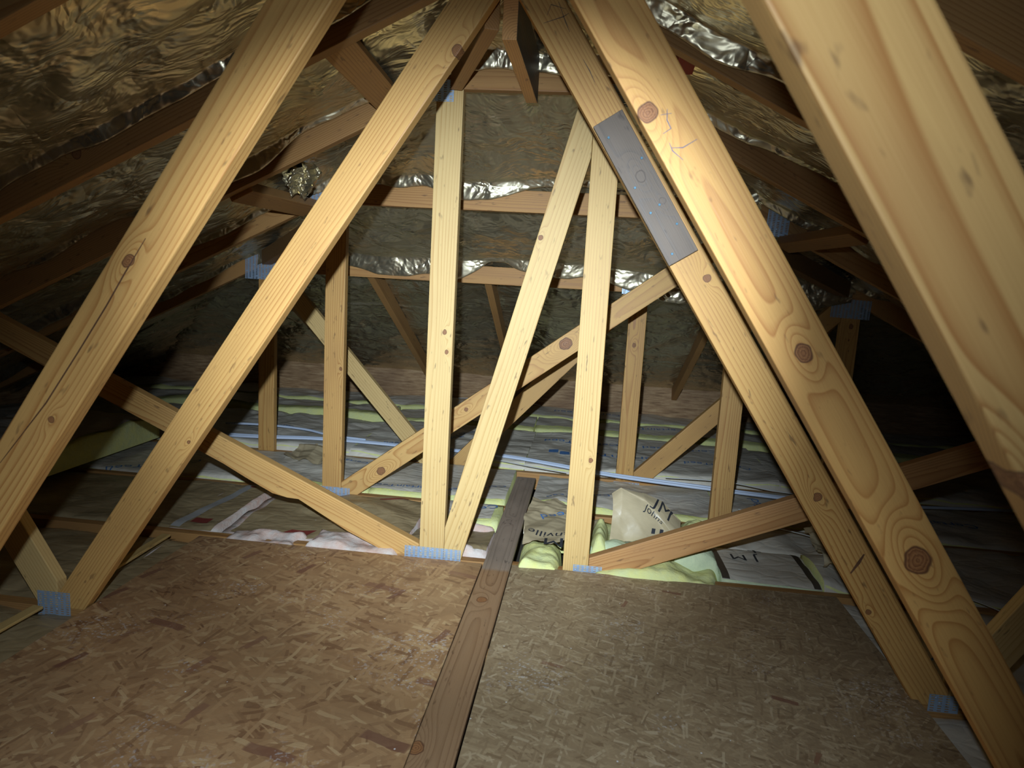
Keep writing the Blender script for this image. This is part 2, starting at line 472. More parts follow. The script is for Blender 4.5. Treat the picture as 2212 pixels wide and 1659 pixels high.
def strip_marks(name, parent, lines, yf, mat, wd=0.0016):
    """pencil strokes lying on the face y=yf"""
    for pts in lines:
        L = [Vector(p) for p in pts]; up = []; dn = []
        for i, p in enumerate(L):
            d = (L[min(i+1, len(L)-1)]-L[max(i-1, 0)]).normalized()
            n_ = Vector((-d.y, d.x))*wd/2*(0.45 if i in (0, len(L)-1) else 1.0)
            up.append(p+n_); dn.append(p-n_)
        bm = bmesh.new()
        va = [bm.verts.new((q.x, yf-0.0006, q.y)) for q in up]; vb = [bm.verts.new((q.x, yf-0.0006, q.y)) for q in dn]
        for i in range(len(L)-1): bm.faces.new((va[i], va[i+1], vb[i+1], vb[i]))
        link(name, from_bm(bm), mat, parent)

# numpy noise
def _hash(ix, iy, seed):
    h = (ix.astype(np.int64)*374761393 + iy.astype(np.int64)*668265263 + seed*974711) & 0x7fffffff
    h = ((h ^ (h >> 13))*1274126177) & 0x7fffffff
    return ((h ^ (h >> 16)) & 0xffff)/65535.0
def vnoise(x, y, seed=0):
    ix, iy = np.floor(x), np.floor(y)
    fx, fy = x-ix, y-iy
    fx = fx*fx*(3-2*fx); fy = fy*fy*(3-2*fy)
    a = _hash(ix, iy, seed); b = _hash(ix+1, iy, seed); c = _hash(ix, iy+1, seed); d = _hash(ix+1, iy+1, seed)
    return (a*(1-fx)+b*fx)*(1-fy)+(c*(1-fx)+d*fx)*fy - 0.5
def fbm(x, y, seed=0, oct=4):
    s = 0; a = 1.0
    for k in range(oct):
        s = s + a*vnoise(x*2**k, y*2**k, seed+k*17); a *= 0.5
    return s
def crumple(x, y, seed=0, n=7, f0=3.0):
    """sharp-creased sheet: folded triangle waves in warped random directions"""
    rs = np.random.RandomState(seed)
    wx = x + 0.22*fbm(x*1.7, y*1.7, seed+5, 3); wy = y + 0.22*fbm(x*1.7+9, y*1.7, seed+6, 3)
    s = 0
    for k in range(n):
        a = rs.uniform(0, math.pi); f = f0*1.45**k; ph = rs.uniform(0, 9)
        t = f*(wx*math.cos(a)+wy*math.sin(a))+ph
        tri = np.abs((t % 1.0)-0.5)*2-0.5
        m = np.clip(0.5+1.6*vnoise(x*2.1+k*5, y*2.1, seed+k), 0, 1)
        s = s + tri*m/f
    return s
def grid_mesh(X, Y, Z, keep=None):
    nu, nv = X.shape
    co = np.stack([X, Y, Z], -1).reshape(-1, 3).astype(np.float32)
    idx = np.arange(nu*nv).reshape(nu, nv)
    f = np.stack([idx[:-1, :-1], idx[1:, :-1], idx[1:, 1:], idx[:-1, 1:]], -1)
    if keep is not None:
        k = keep[:-1, :-1] | keep[1:, :-1] | keep[1:, 1:] | keep[:-1, 1:]
        f = f[k]
    f = f.reshape(-1, 4)
    used = np.unique(f); remap = np.zeros(nu*nv, np.int64); remap[used] = np.arange(len(used))
    co = co[used]; f = remap[f].astype(np.int32)
    me = bpy.data.meshes.new('m')
    me.vertices.add(len(co)); me.vertices.foreach_set('co', co.ravel())
    me.loops.add(f.size); me.loops.foreach_set('vertex_index', f.ravel())
    me.polygons.add(len(f))
    me.polygons.foreach_set('loop_start', np.arange(0, f.size, 4, dtype=np.int32))
    me.update(calc_edges=True); me.validate()
    return me

# ------------------------------------------------------------------ roof constants (metres)
XR = -0.238           # ridge line
TP = 0.4953           # roof slope
ZR = 1.729            # underside of the top chords at the ridge
TOP = 0.0995          # vertical depth of a sloping chord
YT = {'X': 0.494, 'Y': 1.104, 'Z': 1.714, 'A': 2.324, 'B': 2.934, 'C': 3.544}
YHIP = 2.066          # where the ridge ends and the hip begins
YEND = 5.25
CB = -0.012           # top of the bottom chords
def under(x): return ZR-TP*abs(x-XR)

# ------------------------------------------------------------------ setting
def box_mesh(x0, x1, y0, y1, z0, z1):
    bm = bmesh.new(); bmesh.ops.create_cube(bm, size=1, matrix=Matrix.Translation(((x0+x1)/2, (y0+y1)/2, (z0+z1)/2)) @ Matrix.Diagonal((x1-x0, y1-y0, z1-z0, 1)))
    return from_bm(bm)
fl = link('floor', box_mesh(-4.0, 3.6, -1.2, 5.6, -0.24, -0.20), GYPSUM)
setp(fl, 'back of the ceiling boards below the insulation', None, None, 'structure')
wb = link('wall_back', box_mesh(-3.9, 3.4, YEND, YEND+0.03, -0.20, 0.36), RIM)
setp(wb, 'dark rough brown rim board closing the far eave', None, None, 'structure')
for nm, xa in (('wall_left', XR-3.55), ('wall_right', XR+3.52)):
    wl = link(nm, box_mesh(xa, xa+0.03, -1.2, 5.28, -0.20, 0.12), RIM)
    setp(wl, 'dark rim board low under the %s roof slope' % nm[5:], None, None, 'structure')

ceil = empty('ceiling', (XR, 2.0, 1.83), 'foil-lined underside of the hipped roof above the trusses', None, None, 'structure')
TRY = [-0.726, -0.116]+[YT[k] for k in 'XYZABC']+[4.154, 4.764, 5.25]
def bay_samples(a, b):
    """rows from the back of truss a to the front of truss b, dense at b"""
    L = b-a
    t = np.concatenate([np.linspace(0, 0.88, 32), np.linspace(0.88, 0.945, 6)[1:], np.linspace(0.945, 0.975, 9)[1:], [0.98, 0.985, 0.992, 1.0]])
    return a+t*L, t
def droop(t):
    """belly of the sheet, deepest just in front of the far timber"""
    sm = np.clip((t-0.945)/0.028, 0, 1); sm = sm*sm*(3-2*sm)
    g = 0.28*np.clip((t-0.4)/0.54, 0, 1)**2+0.72*sm
    g = np.where(t > 0.978, g*np.clip((1-t)/0.022, 0, 1), g)
    return g
def foil_rows():
    ys = []; ts = []; bi = []
    for i in range(len(TRY)-1):
        y, t = bay_samples(TRY[i]+0.038, TRY[i+1])
        ys.append(y); ts.append(t); bi.append(np.full(len(t), i))
        ys.append([TRY[i+1]+0.019]); ts.append([0.0]); bi.append([i+1])
    return np.concatenate(ys), np.concatenate(ts), np.concatenate(bi)
RY, RT, RB = foil_rows()
for side in (-1, 1):
    us = np.linspace(0.0, 3.55, 250)
    U, V = np.meshgrid(us, RY, indexing='ij')
    T = np.broadcast_to(RT, U.shape); B = np.broadcast_to(RB, U.shape)
    dep = 0.072*np.clip(0.6+1.7*fbm(U*1.9+B*7.7, B*3.1+side, 31, 3), 0.12, 1.5)
    mid = np.sin(np.pi*T)
    cr_ = crumple(U*1.0+side*11, V*1.0, 40+side, 5, 2.0)
    sag = dep*droop(T) + mid*(0.012+0.05*np.clip(fbm(U*1.3, V*1.3, 8+side, 3)+0.2, 0, 1)) + cr_*(0.03+0.10*mid**0.7)*0.55 + 0.012*fbm(U*9, V*9, 3, 3)*mid
    sag = np.where(T == 0, -0.003, np.maximum(sag, -0.02))
    Zz = ZR+TOP+0.004-TP*U-sag
    keep = U >= (V-YHIP-0.03)
    me = grid_mesh(XR+side*U, V, Zz, keep)
    o = link('foil_sheet', me, FOIL, ceil, None, True)
    o['label'] = 'crinkled silver foil lining on the %s roof slope' % ('left' if side < 0 else 'right')
# hip end foil
xs = np.linspace(-3.75, 3.30, 420)
sel = RY > YHIP-0.02
hy, ht, hb = RY[sel], RT[sel], RB[sel]
U, V = np.meshgrid(xs, hy, indexing='ij')
T = np.broadcast_to(ht, U.shape); B = np.broadcast_to(hb, U.shape)
base_dep = np.array([0, 0, 0, 0, 0, 0.085, 0.12, 0.15, 0.012, 0.012, 0.0, 0.0])
dep = base_dep[np.clip(B+1, 0, 11).astype(int)]*np.clip(0.75+1.3*fbm(U*2.1, B*5.3, 77, 3), 0.2, 1.6)
mid = np.sin(np.pi*T)
cr_ = crumple(U, V, 91, 7, 2.4)
late = np.where(V > 3.6, 0.7, 1.0)
sag = dep*droop(T)+mid*late*(0.012+0.04*np.clip(fbm(U*1.1, V*1.6, 15, 3)+0.2, 0, 1))+cr_*(0.03+0.10*mid**0.7)*0.6+0.012*fbm(U*9, V*9, 5, 3)*mid
sag = np.where(T == 0, -0.003, np.maximum(sag, -0.02))
Zz = ZR+TOP+0.004-TP*(V-YHIP)-sag
keep = np.abs(U-XR) <= V-YHIP+0.03
o = link('foil_sheet', grid_mesh(U, V, Zz, keep), FOIL, ceil, None, True)
o['label'] = 'crinkled silver foil lining on the far hip slope facing the viewer'
# torn bunch of foil hanging on the left
S_, T_ = np.meshgrid(np.linspace(0, 1, 46), np.linspace(0, 1, 46), indexing='ij')
wd_ = 0.5+0.5*np.sin(np.pi*np.clip(T_*0.9+0.12, 0, 1))
X_ = -1.115+(S_-0.5)*0.165*wd_+0.02*fbm(T_*3, S_*0, 4, 2); Z_ = 1.385-0.145*T_*(0.8+0.5*fbm(S_*5, S_*0, 12, 2))
Y_ = 2.615+0.02*np.sin(S_*17)+0.45*crumple(S_*0.17, T_*0.15, 21, 5, 9.0)-0.02*T_
o = link('foil_tatter', grid_mesh(X_, Y_, Z_), FOIL, ceil, None, True)
o['label'] = 'torn bunch of bright foil hanging from the left slope'
for side in (-1, 1):
    bm = bmesh.new()
    q = [(XR, -1.2, ZR+0.16), (XR+side*3.8, -1.2, ZR+0.16-TP*3.8), (XR+side*3.8, 5.87, ZR+0.16-TP*3.8), (XR, YHIP, ZR+0.16)]
    bm.faces.new([bm.verts.new(v) for v in q])
    link('roof_deck', from_bm(bm), DECK, ceil)
bm = bmesh.new()
bm.faces.new([bm.verts.new(v) for v in [(XR, YHIP, ZR+0.16), (XR-3.8, 5.87, ZR+0.16-TP*3.8), (XR+3.8, 5.87, ZR+0.16-TP*3.8)]])
link('roof_deck', from_bm(bm), DECK, ceil)

# ------------------------------------------------------------------ trusses
GR = 'roof trusses across the attic'
def chords(t, y, flat=None, zf=None, dark=(1, 1, 1)):
    """bottom chord and top chords; flat = (x left, x right) of a flat top"""
    member('bottom_chord', t, (XR-3.5, CB-0.0445), (XR+3.48, CB-0.0445), y, W_DARK, ext=0, tint=dark)
    for s in (-1, 1):
        a = (XR, ZR+TOP/2); b = (XR+s*3.45, ZR+TOP/2-TP*3.45)
        if flat is None: cl = [(-s, 0, -s*XR)]
        else:
            xe = flat[0] if s < 0 else flat[1]
            # cut on the bisector of the flat and the sloping chord
            ang = math.atan(TP)/2
            cl = [(-s*math.cos(ang), s*0-math.sin(ang), -s*xe*math.cos(ang)-zf*math.sin(ang))]
        cl.append((0, -1, 0.01))
        member('top_chord', t, a, b, y, W_DARK, clips=cl, tint=dark, knots=[(XR+s*1.1, under(XR+s*1.1)+0.06, 0.012)])
    if flat is not None:
        ang = math.atan(TP)/2
        member('flat_top_chord', t, (flat[0], zf+0.0445), (flat[1], zf+0.0445), y, W_DARK, ext=0.08,
               clips=[(-math.cos(ang), math.sin(ang), -flat[0]*math.cos(ang)+zf*math.sin(ang)),
                      (math.cos(ang), math.sin(ang), flat[1]*math.cos(ang)+zf*math.sin(ang))], tint=tuple(1.15*v for v in dark))
def fink(key, label, left_k=(), right_k=(), lt=(1, 1, 1), rt=(1, 1, 1)):
    y = YT[key]
    t = empty('roof_truss', (XR, y, CB-0.089), label, 'truss', GR)
    chords(t, y)
    WB, Q = 1.1712, 0.6654
    for s, ks, tn in ((-1, left_k, lt), (1, right_k, rt)):
        p0 = (XR+s*WB, 0.0); p1 = (XR+s*(WB-Q*1.62), 1.62)
        # inner web: trimmed at floor chord, ridge and roof chord
        uc = (s*TP, 1, ZR+s*TP*XR)
        member('web', t, p0, p1, y, W_PINE, ext=0.25, knots=ks, tint=tn,
               clips=[(0, -1, -CB), (-s, 0, -s*XR), uc, (s, 0, s*(XR+s*(WB+0.032)))])
        q0 = (XR+s*(WB+0.046), 0.0); q1 = (XR+s*1.745, under(XR+s*1.745))
        member('web', t, q0, q1, y, W_PALE, ext=0.1, tint=(0.95, 0.95, 0.95),
               clips=[(0, -1, -CB), uc, (-s, 0, -s*(XR+s*(WB+0.034)))])
    return t
tX = fink('X', 'nearest roof truss, its broad blurred web filling the upper right corner', rt=(1.02, 1.0, 1.0),
          right_k=[(0.30, 0.86, 0.012)])
tY = fink('Y', 'second nearest roof truss with blue pencil marks and big knots on its right web',
          left_k=[(-0.776, 0.98, 0.010), (-0.928, 0.697, 0.006)],
          right_k=[(0.069, 1.246, 0.0135), (0.335, 0.90, 0.012), (0.545, 0.585, 0.020)], lt=(1.0, 0.93, 0.84), rt=(1.0, 0.90, 0.78))
tZ = fink('Z', 'roof truss patched with a grey board on its right web',
          left_k=[(-0.352, 1.520, 0.012), (-1.042, 0.506, 0.006)],
          right_k=[(0.279, 1.016, 0.008), (0.593, 0.501, 0.010), (0.75, 0.22, 0.006)], lt=(1.0, 0.96, 0.88), rt=(0.97, 0.92, 0.82))
yZ = YT['Z']
plate(tZ, -1.455, -0.002, 0.100, 0.074, yZ)
plate(tZ, 0.957, -0.003, 0.072, 0.046, yZ)
rb = member('repair_board', tZ, (0.0185, 1.3655), (0.2125, 1.0675), yZ-0.019, W_GREY, wd=0.076, t=0.019, ext=0.008, bev=0.0015,
            knots=[(0.10, 1.245, 0.012), (0.155, 1.19, 0.007)], label='weathered grey repair board screwed over the web')
def screw_at(x, z, yf):
    bm = bmesh.new()
    bmesh.ops.create_cone(bm, segments=12, radius1=0.0034, radius2=0.0028, depth=0.002, cap_ends=True)
    W = Matrix(((1, 0, 0, x), (0, 0, -1, yf-0.0005), (0, 1, 0, z), (0, 0, 0, 1)))
    return link('screw', from_bm(bm), SCREW, rb, W)
for sx, sz in ((0.02, 1.328), (0.10, 1.285), (0.09, 1.217), (0.131, 1.161), (0.15, 1.181), (0.194, 1.139), (0.189, 1.069)):
    screw_at(sx, sz, yZ-0.019)
strip_marks('pencil_mark', tZ, [[(-0.143, 1.60), (-0.135, 1.624), (-0.10, 1.615)], [(-0.150, 1.583), (-0.105, 1.598), (-0.092, 1.606)],
                                [(-0.118, 1.63), (-0.098, 1.585), (-0.088, 1.565)], [(-0.052, 1.505), (-0.035, 1.48), (-0.022, 1.455)]], yZ, PENCIL, 0.0018)
strip_marks('pencil_mark', tY, [[(0.097, 1.252), (0.098, 1.236), (0.105, 1.224), (0.094, 1.216)], [(0.088, 1.243), (0.104, 1.246)],
                                [(0.108, 1.196), (0.125, 1.197), (0.145, 1.210)], [(0.104, 1.204), (0.110, 1.192), (0.127, 1.179)]], YT['Y'], PEN, 0.0014)

strip_marks('drying_crack', tY, [[(-0.742, 1.02), (-0.781, 0.96), (-0.816, 0.903), (-0.871, 0.82), (-0.936, 0.725), (-1.031, 0.608)]], YT['Y'], CRACK, 0.0028)
strip_marks('resin_stain', tZ, [[(0.694, 0.315), (0.710, 0.345), (0.720, 0.368)]], yZ, CRACK, 0.008)
# ---- first hip truss (A)
yA = YT['A']; aL, aR = -0.4949, 0.0218; zA = 1.591
tA = empty('roof_truss', (XR, yA, CB-0.089), 'first stepped hip truss with two tall bright posts and a slanting web between them', 'truss', GR)
chords(tA, yA, (aL-0.045, aR+0.045), zA)
member('post', tA, (aL, 0.0), (aL, zA), yA, W_PALE, clips=[(0, -1, -CB), (0, 1, zA)], knots=[(-0.478, 0.80, 0.007), (-0.470, 0.73, 0.006)])
member('post', tA, (aR, 0.0), (aR, zA), yA, W_PALE, clips=[(0, -1, -CB), (0, 1, zA)], knots=[(0.048, 0.392, 0.007)], tint=(1.03, 1.0, 0.95))
member('diagonal_web', tA, (-0.430, 0.0), (-0.0245, 1.569), yA, W_PALE, ext=0.15, knots=[(-0.171, 1.133, 0.007)],
       clips=[(0, -1, -CB), (-1, 0, -(aL+0.0455)), (1, 0, aR-0.0455), (0, 1, zA)])
member('diagonal_web', tA, (-2.142, 0.702), (-0.565, -0.004), yA, W_PINE, ext=0.3, edge=[(0.10, 0.0), (0.194, -0.006), (0.311, -0.010), (0.366, 0.002), (0.407, 0.018), (0.498, 0.010), (0.62, 0.0)],
       clips=[(0, -1, -CB), (1, 0, aL-0.0455), (-TP, 1, ZR-TP*XR)], tint=(1.03, 1.02, 1.0))
member('diagonal_web', tA, (0.08, -0.001), (1.166, 0.456), yA, W_DARK, ext=0.8, tint=(1.35, 1.35, 1.5),
       clips=[(0, -1, -CB), (-1, 0, -(aR+0.0455)), (TP, 1, ZR+TP*XR)])
plate(tA, -0.490, -0.004, 0.204, 0.058, yA)
plate(tA, 0.064, -0.004, 0.100, 0.036, yA)
plate(tA, -0.530, 1.585, 0.096, 0.068, yA)
plate(tA, 0.070, 1.585, 0.096, 0.068, yA)

# ---- second hip truss (B)
yB = YT['B']; bL, bR = -1.098, 0.6275; zB = 1.2696
tB = empty('roof_truss', (XR, yB, CB-0.089), 'second stepped hip truss with a long slanting web carrying a rough knot hole', 'truss', GR)
chords(tB, yB, (bL-0.045, bR+0.045), zB, (1.1, 1.1, 1.1))
member('post', tB, (bL, 0.0), (bL, zB), yB, W_PINE, clips=[(0, -1, -CB), (0, 1, zB)], knots=[(-1.065, 0.559, 0.007)], tint=(0.95, 0.92, 0.88))
member('post', tB, (bR, 0.0), (bR, zB), yB, W_PINE, clips=[(0, -1, -CB), (0, 1, zB)], tint=(0.9, 0.88, 0.85))
member('diagonal_web', tB, (-1.02, 0.0105), (0.56, 1.211), yB, W_PINE, ext=0.2, knots=[(-0.869, 0.110, 0.017), (-0.082, 0.735, 0.024), (-0.497, 0.418, 0.008)],
       clips=[(0, -1, -CB), (-1, 0, -(bL+0.0455)), (1, 0, bR-0.0455), (0, 1, zB)], tint=(1.05, 1.05, 1.05))
plate(tB, -1.083, -0.006, 0.142, 0.044, yB)
plate(tB, 0.733, 1.273, 0.088, 0.104, yB, -0.05)
plate(tB, bL-0.09, 1.273, 0.10, 0.104, yB)
plate(tB, bR+0.02, -0.006, 0.142, 0.044, yB)

# ---- third hip truss (C)
yC = YT['C']; cL, cM, cR = -1.703, 0.253, 1.278; zC = 0.963
tC = empty('roof_truss', (XR, yC, CB-0.089), 'farthest stepped hip truss, low flat top under a bright foil band', 'truss', GR)
chords(tC, yC, (cL-0.045, cR+0.045), zC, (1.2, 1.2, 1.2))
for px_, kn in ((cL, []), (cM, [(0.247, 0.701, 0.009)]), (cR, [(1.283, 0.858, 0.010), (1.28, 0.79, 0.005)])):
    member('post', tC, (px_, 0.0), (px_, zC), yC, W_PINE, clips=[(0, -1, -CB), (0, 1, zC)], knots=kn, tint=(0.92, 0.88, 0.8))
member('diagonal_web', tC, (-1.656, 0.96), (-0.787, 0.0), yC, W_PALE, ext=0.15, clips=[(0, -1, -CB), (0, 1, zC), (-1, 0, -(cL+0.0455))])
member('diagonal_web', tC, (-0.630, 0.0), (0.19, 0.904), yC, W_PINE, ext=0.15, clips=[(0, -1, -CB), (0, 1, zC), (1, 0, cM-0.0455)])
member('diagonal_web', tC, (0.345, 0.022), (1.228, 0.941), yC, W_PINE, ext=0.2, clips=[(0, -1, -CB), (0, 1, zC), (-1, 0, -(cM+0.0455)), (1, 0, cR-0.0455)], tint=(0.9, 0.86, 0.8))
plate(tC, 0.265, -0.036, 0.132, 0.034, yC)
plate(tC, -0.700, -0.018, 0.156, 0.034, yC)
plate(tC, 1.272, 0.943, 0.184, 0.092, yC, -0.03)
plate(tC, -1.731, 0.985, 0.180, 0.130, yC)
plate(tC, 0.187, 0.975, 0.044, 0.042, yC)

# ------------------------------------------------------------------ rafters, braces
JN = ['jack rafter beyond the left end of the farthest truss', 'foil-edged jack rafter left of the tall left post', 'jack rafter seen between the tall post and slanting web',
      'jack rafter behind the tall right post', 'jack rafter slanting down behind the right-hand webs', 'jack rafter at the right end of the farthest truss']
for i, xj in enumerate((-1.775, -1.16, -0.527, 0.085, 0.69, 1.30)):
    n0 = Vector((0, TP, 1)).normalized()
    off_ = n0*0.0445
    P0 = Vector((xj, yC+0.042, ZR-TP*(yC+0.042-YHIP)))+off_; P1 = Vector((xj, YEND-0.04, ZR-TP*(YEND-0.04-YHIP)))+off_
    o = beam('jack_rafter', P0, P1, 0.038, 0.089, n0, W_DARK, tint=(1.15, 1.15, 1.15))
    setp(o, JN[i], 'rafter', 'jack rafters on the hip slope')
def brace(name, P0, P1, up, label, wd=0.089, t=0.038, mat=W_DARK, tint=(1, 1, 1), cat='brace'):
    o = beam(name, P0, P1, wd, t, up, mat, tint=tint)
    return setp(o, label, cat)
sl = Vector((TP, 0, -1)).normalized()
sr = Vector((-TP, 0, -1)).normalized()
brace('roof_brace', (-0.665, 1.754, 1.545), (-0.690, 2.322, 1.540), sl, 'short brown brace between the patched truss and first hip truss, upper left', tint=(1.1, 1.1, 1.1))
brace('roof_brace', (-1.235, 2.364, 1.240), (-1.215, 2.932, 1.245), sl, 'short brown brace below the left foil between two hip trusses')
brace('roof_brace', (0.85, 2.364, 1.195), (0.765, 2.932, 1.190), sr, 'short dull brace under the right slope below a nail plate', wd=0.07, tint=(0.8, 0.8, 0.8))
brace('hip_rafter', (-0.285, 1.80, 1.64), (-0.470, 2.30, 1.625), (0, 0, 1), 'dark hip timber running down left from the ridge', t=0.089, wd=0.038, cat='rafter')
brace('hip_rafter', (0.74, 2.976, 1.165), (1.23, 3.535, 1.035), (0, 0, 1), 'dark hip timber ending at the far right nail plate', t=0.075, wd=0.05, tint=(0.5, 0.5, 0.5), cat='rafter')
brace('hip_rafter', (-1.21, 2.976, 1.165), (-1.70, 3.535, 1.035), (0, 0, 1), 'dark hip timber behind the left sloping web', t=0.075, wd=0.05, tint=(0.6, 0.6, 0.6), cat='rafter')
# ridge board: pale sawn end and underside, dark weathered right side
rbp = beam('ridge_board', (-0.2345, 1.757, 1.628), (-0.226, 2.320, 1.622), 0.036, 0.138, (0, 0, 1), W_DARK, tint=(1.5, 1.5, 1.55), bev=0.0015)
setp(rbp, 'hanging ridge board with pale sawn end and dark right face', 'board')
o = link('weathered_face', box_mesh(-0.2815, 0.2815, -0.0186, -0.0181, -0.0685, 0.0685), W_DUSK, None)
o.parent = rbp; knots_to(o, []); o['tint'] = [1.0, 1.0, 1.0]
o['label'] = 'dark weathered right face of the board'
brace('wood_block', (0.195, 1.756, 1.566), (0.20, 1.90, 1.560), (0, 0, 1), 'small red painted wood block under the right slope', wd=0.045, t=0.06, mat=W_RED, cat='block')

# ------------------------------------------------------------------ walk boards
def sheet(name, x0, x1, y0, y1, z0, z1, mat, label):
    lx, ly = (x1-x0)/2, (y1-y0)/2
    me = prism_mesh([(-lx, -ly), (lx, -ly), (lx, ly), (-lx, ly)], z1-z0, 0.0012)
    o = link(name, me, mat, None, Matrix.Translation(((x0+x1)/2, (y0+y1)/2, (z0+z1)/2)))
    return setp(o, label, 'floor board')
sheet('strand_board', -1.350, -0.3035, -0.15, 2.285, CB, 0.0, OSB_L, 'coarse reddish strand board on the floor left of the long plank')
sheet('strand_board', -0.1995, 0.897, -0.15, 2.300, CB, 0.0, OSB_R, 'dull greyish strand board on the floor right of the long plank')
pl = beam('floor_plank', (-0.2555, -0.22, CB+0.0095), (-0.247, 3.39, CB+0.0095), 0.096, 0.019, (0, 0, 1), W_BIND,
          knots=[(1.998-1.585, 0.010, 0.016), (1.295-1.585, 0.04, 0.018), (2.731-1.585, 0.012, 0.011)])
pl['tint'] = [1.0, 1.0, 1.0]
setp(pl, 'long narrow plank between the floor boards, brown near and grey far', 'plank')

# ------------------------------------------------------------------ insulation
def hfun(seed, amp):
    def H(X, Y):
        return amp*(fbm(X*2.3, Y*2.9, seed, 3)*0.9 + 0.5*crumple(X, Y, seed+3, 5, 3.0)*3.0)
    return H
def text_mesh(body, size):
    c = bpy.data.curves.new('t', 'FONT'); c.body = body; c.size = size; c.align_x = 'CENTER'; c.align_y = 'CENTER'
    c.resolution_u = 2
    o = bpy.data.objects.new('t', c); COL.objects.link(o)
    dg = bpy.context.evaluated_depsgraph_get(); dg.update()
    me = bpy.data.meshes.new_from_object(o.evaluated_get(dg))
    bpy.data.objects.remove(o); bpy.data.curves.remove(c)
    me.materials.clear()
    bm = bmesh.new(); bm.from_mesh(me)
    bmesh.ops.triangulate(bm, faces=bm.faces)
    for _ in range(2):
        long_ = [e for e in bm.edges if e.calc_length() > size*0.35]
        if long_: bmesh.ops.subdivide_edges(bm, edges=long_, cuts=1)
        bmesh.ops.triangulate(bm, faces=bm.faces)
    bm.to_mesh(me); bm.free()
    return me
def print_text(parent, body, size, x, y, ang, zfun, mat, stretch=1.2):
    me = text_mesh(body, size)
    c, s = math.cos(ang), math.sin(ang)
    n = len(me.vertices); co = np.zeros(n*3); me.vertices.foreach_get('co', co); co = co.reshape(-1, 3)
    X = x+stretch*co[:, 0]*c-co[:, 1]*s; Yv = y+stretch*co[:, 0]*s+co[:, 1]*c
    co = np.stack([X, Yv, zfun(X, Yv)+0.005], -1)
    me.vertices.foreach_set('co', co.ravel()); me.update()
    return link('printed_lettering', me, mat, parent)
def print_patch(parent, x0, x1, y0, y1, zfun, mat, name='printed_patch', skew=0.0):
    nx = max(2, int((x1-x0)/0.02)); ny = max(2, int((y1-y0)/0.02))
    X, Yv = np.meshgrid(np.linspace(x0, x1, nx+1), np.linspace(y0, y1, ny+1), indexing='ij')
    X = X+skew*(Yv-y0)
    return link(name, grid_mesh(X, Yv, zfun(X, Yv)+0.0022), mat, parent)
def batt(x0, x1, y0, y1, z, seed, label, paper=KRAFT, core=GLASSY, inset=(-0.005, -0.005, -0.009, -0.004), amp=0.02, group='kraft-faced insulation batts', texts=(), zb=-0.10, tilt=(0, 0)):
    """fibreglass batt with a paper face that stops short of its edges"""
    root = empty('insulation_batt', ((x0+x1)/2, (y0+y1)/2, zb), label, 'insulation', group)
    H = hfun(seed, amp)
    cx, cy = (x0+x1)/2, (y0+y1)/2
    def top(X, Y):
        ex = np.minimum(X-x0, x1-X); ey = np.minimum(Y-y0, y1-Y)
        e = np.clip(ey/0.05, 0, 1)
        return z+H(X, Y)-0.010*(1-e)**2-4.0*np.clip(y0-Y, 0, 0.02)+tilt[0]*(X-cx)+tilt[1]*(Y-cy)
    nx = max(6, int((x1-x0)/0.028)); ny = max(6, int((y1-y0)/0.028))
    X, Yv = np.meshgrid(np.linspace(x0, x1, nx+1), np.linspace(y0, y1, ny+1), indexing='ij')
    Zt = top(X, Yv)+0.004*fbm(X*30, Yv*30, seed, 2)
    # close the sides: ring of border columns pushed down to the base
    Xp = np.pad(X, 1, 'edge'); Yp = np.pad(Yv, 1, 'edge'); Zp = np.pad(Zt, 1, 'constant', constant_values=zb)
    link('fiberglass_core', grid_mesh(Xp, Yp, Zp), core, root, None, True)
    a, b, c, d = inset
    X, Yv = np.meshgrid(np.linspace(x0+a, x1-b, nx*2+1), np.linspace(y0+c, y1-d, ny*2+1), indexing='ij')
    # ragged paper edge
    rag = (0.018 if c > 0 else 0.003)*fbm(X*5, X*0+seed, seed, 3)
    f = np.linspace(0, 1, ny*2+1)[None, :]
    Yv = Yv+rag*(1-f)+0.010*fbm(X*6, X*0+seed+3, seed, 3)*f
    ztop = lambda X, Y: top(X, Y)+0.006
    fr = link('kraft_facing', grid_mesh(X, Yv, ztop(X, Yv)), paper, root, None, True)
    for body, size, tx, ty, ang, mat in texts:
        print_text(fr, body, size, tx, ty, ang, ztop, mat)
    return fr, ztop
PI = math.pi
CT = 'CertainTeed'
# rows beyond the farthest truss
batt(-3.6, -1.25, 3.60, 4.40, 0.02, 3, 'grey kraft-faced batt beyond the farthest truss at far left', texts=[(CT, 0.07, -1.80, 3.95, PI-0.1, BLUE)], amp=0.03)
batt(-1.24, 0.05-0.33, 3.60, 4.42, 0.02, 4, 'grey kraft-faced batt in the far row left of the tall slanting web', texts=[(CT, 0.07, -0.70, 4.12, PI+1.2, BLUE), (CT, 0.055, -0.95, 3.80, PI, BLUE)], amp=0.03)
r_, zt = batt(-0.27, 1.05, 3.60, 4.44, 0.02, 5, 'grey kraft-faced batt with blue lettering behind the tall right post',
     texts=[(CT, 0.085, 0.24, 3.90, PI-0.03, BLUE), (CT, 0.075, 0.02, 4.18, PI-0.03, BLUE), (CT, 0.075, 0.62, 4.20, PI, BLUE), (CT, 0.06, 0.78, 3.86, PI-0.05, BLUE)], amp=0.022)
print_patch(r_, -0.10, -0.045, 3.87, 3.925, zt, BLUE)
print_patch(r_, -0.165, -0.11, 3.90, 3.955, zt, BLUE)
batt(1.06, 3.1, 3.60, 4.40, 0.02, 6, 'kraft-faced batt in shadow beyond the farthest truss at far right', texts=[(CT, 0.08, 1.38, 3.98, PI-0.05, BLUE)], amp=0.03)
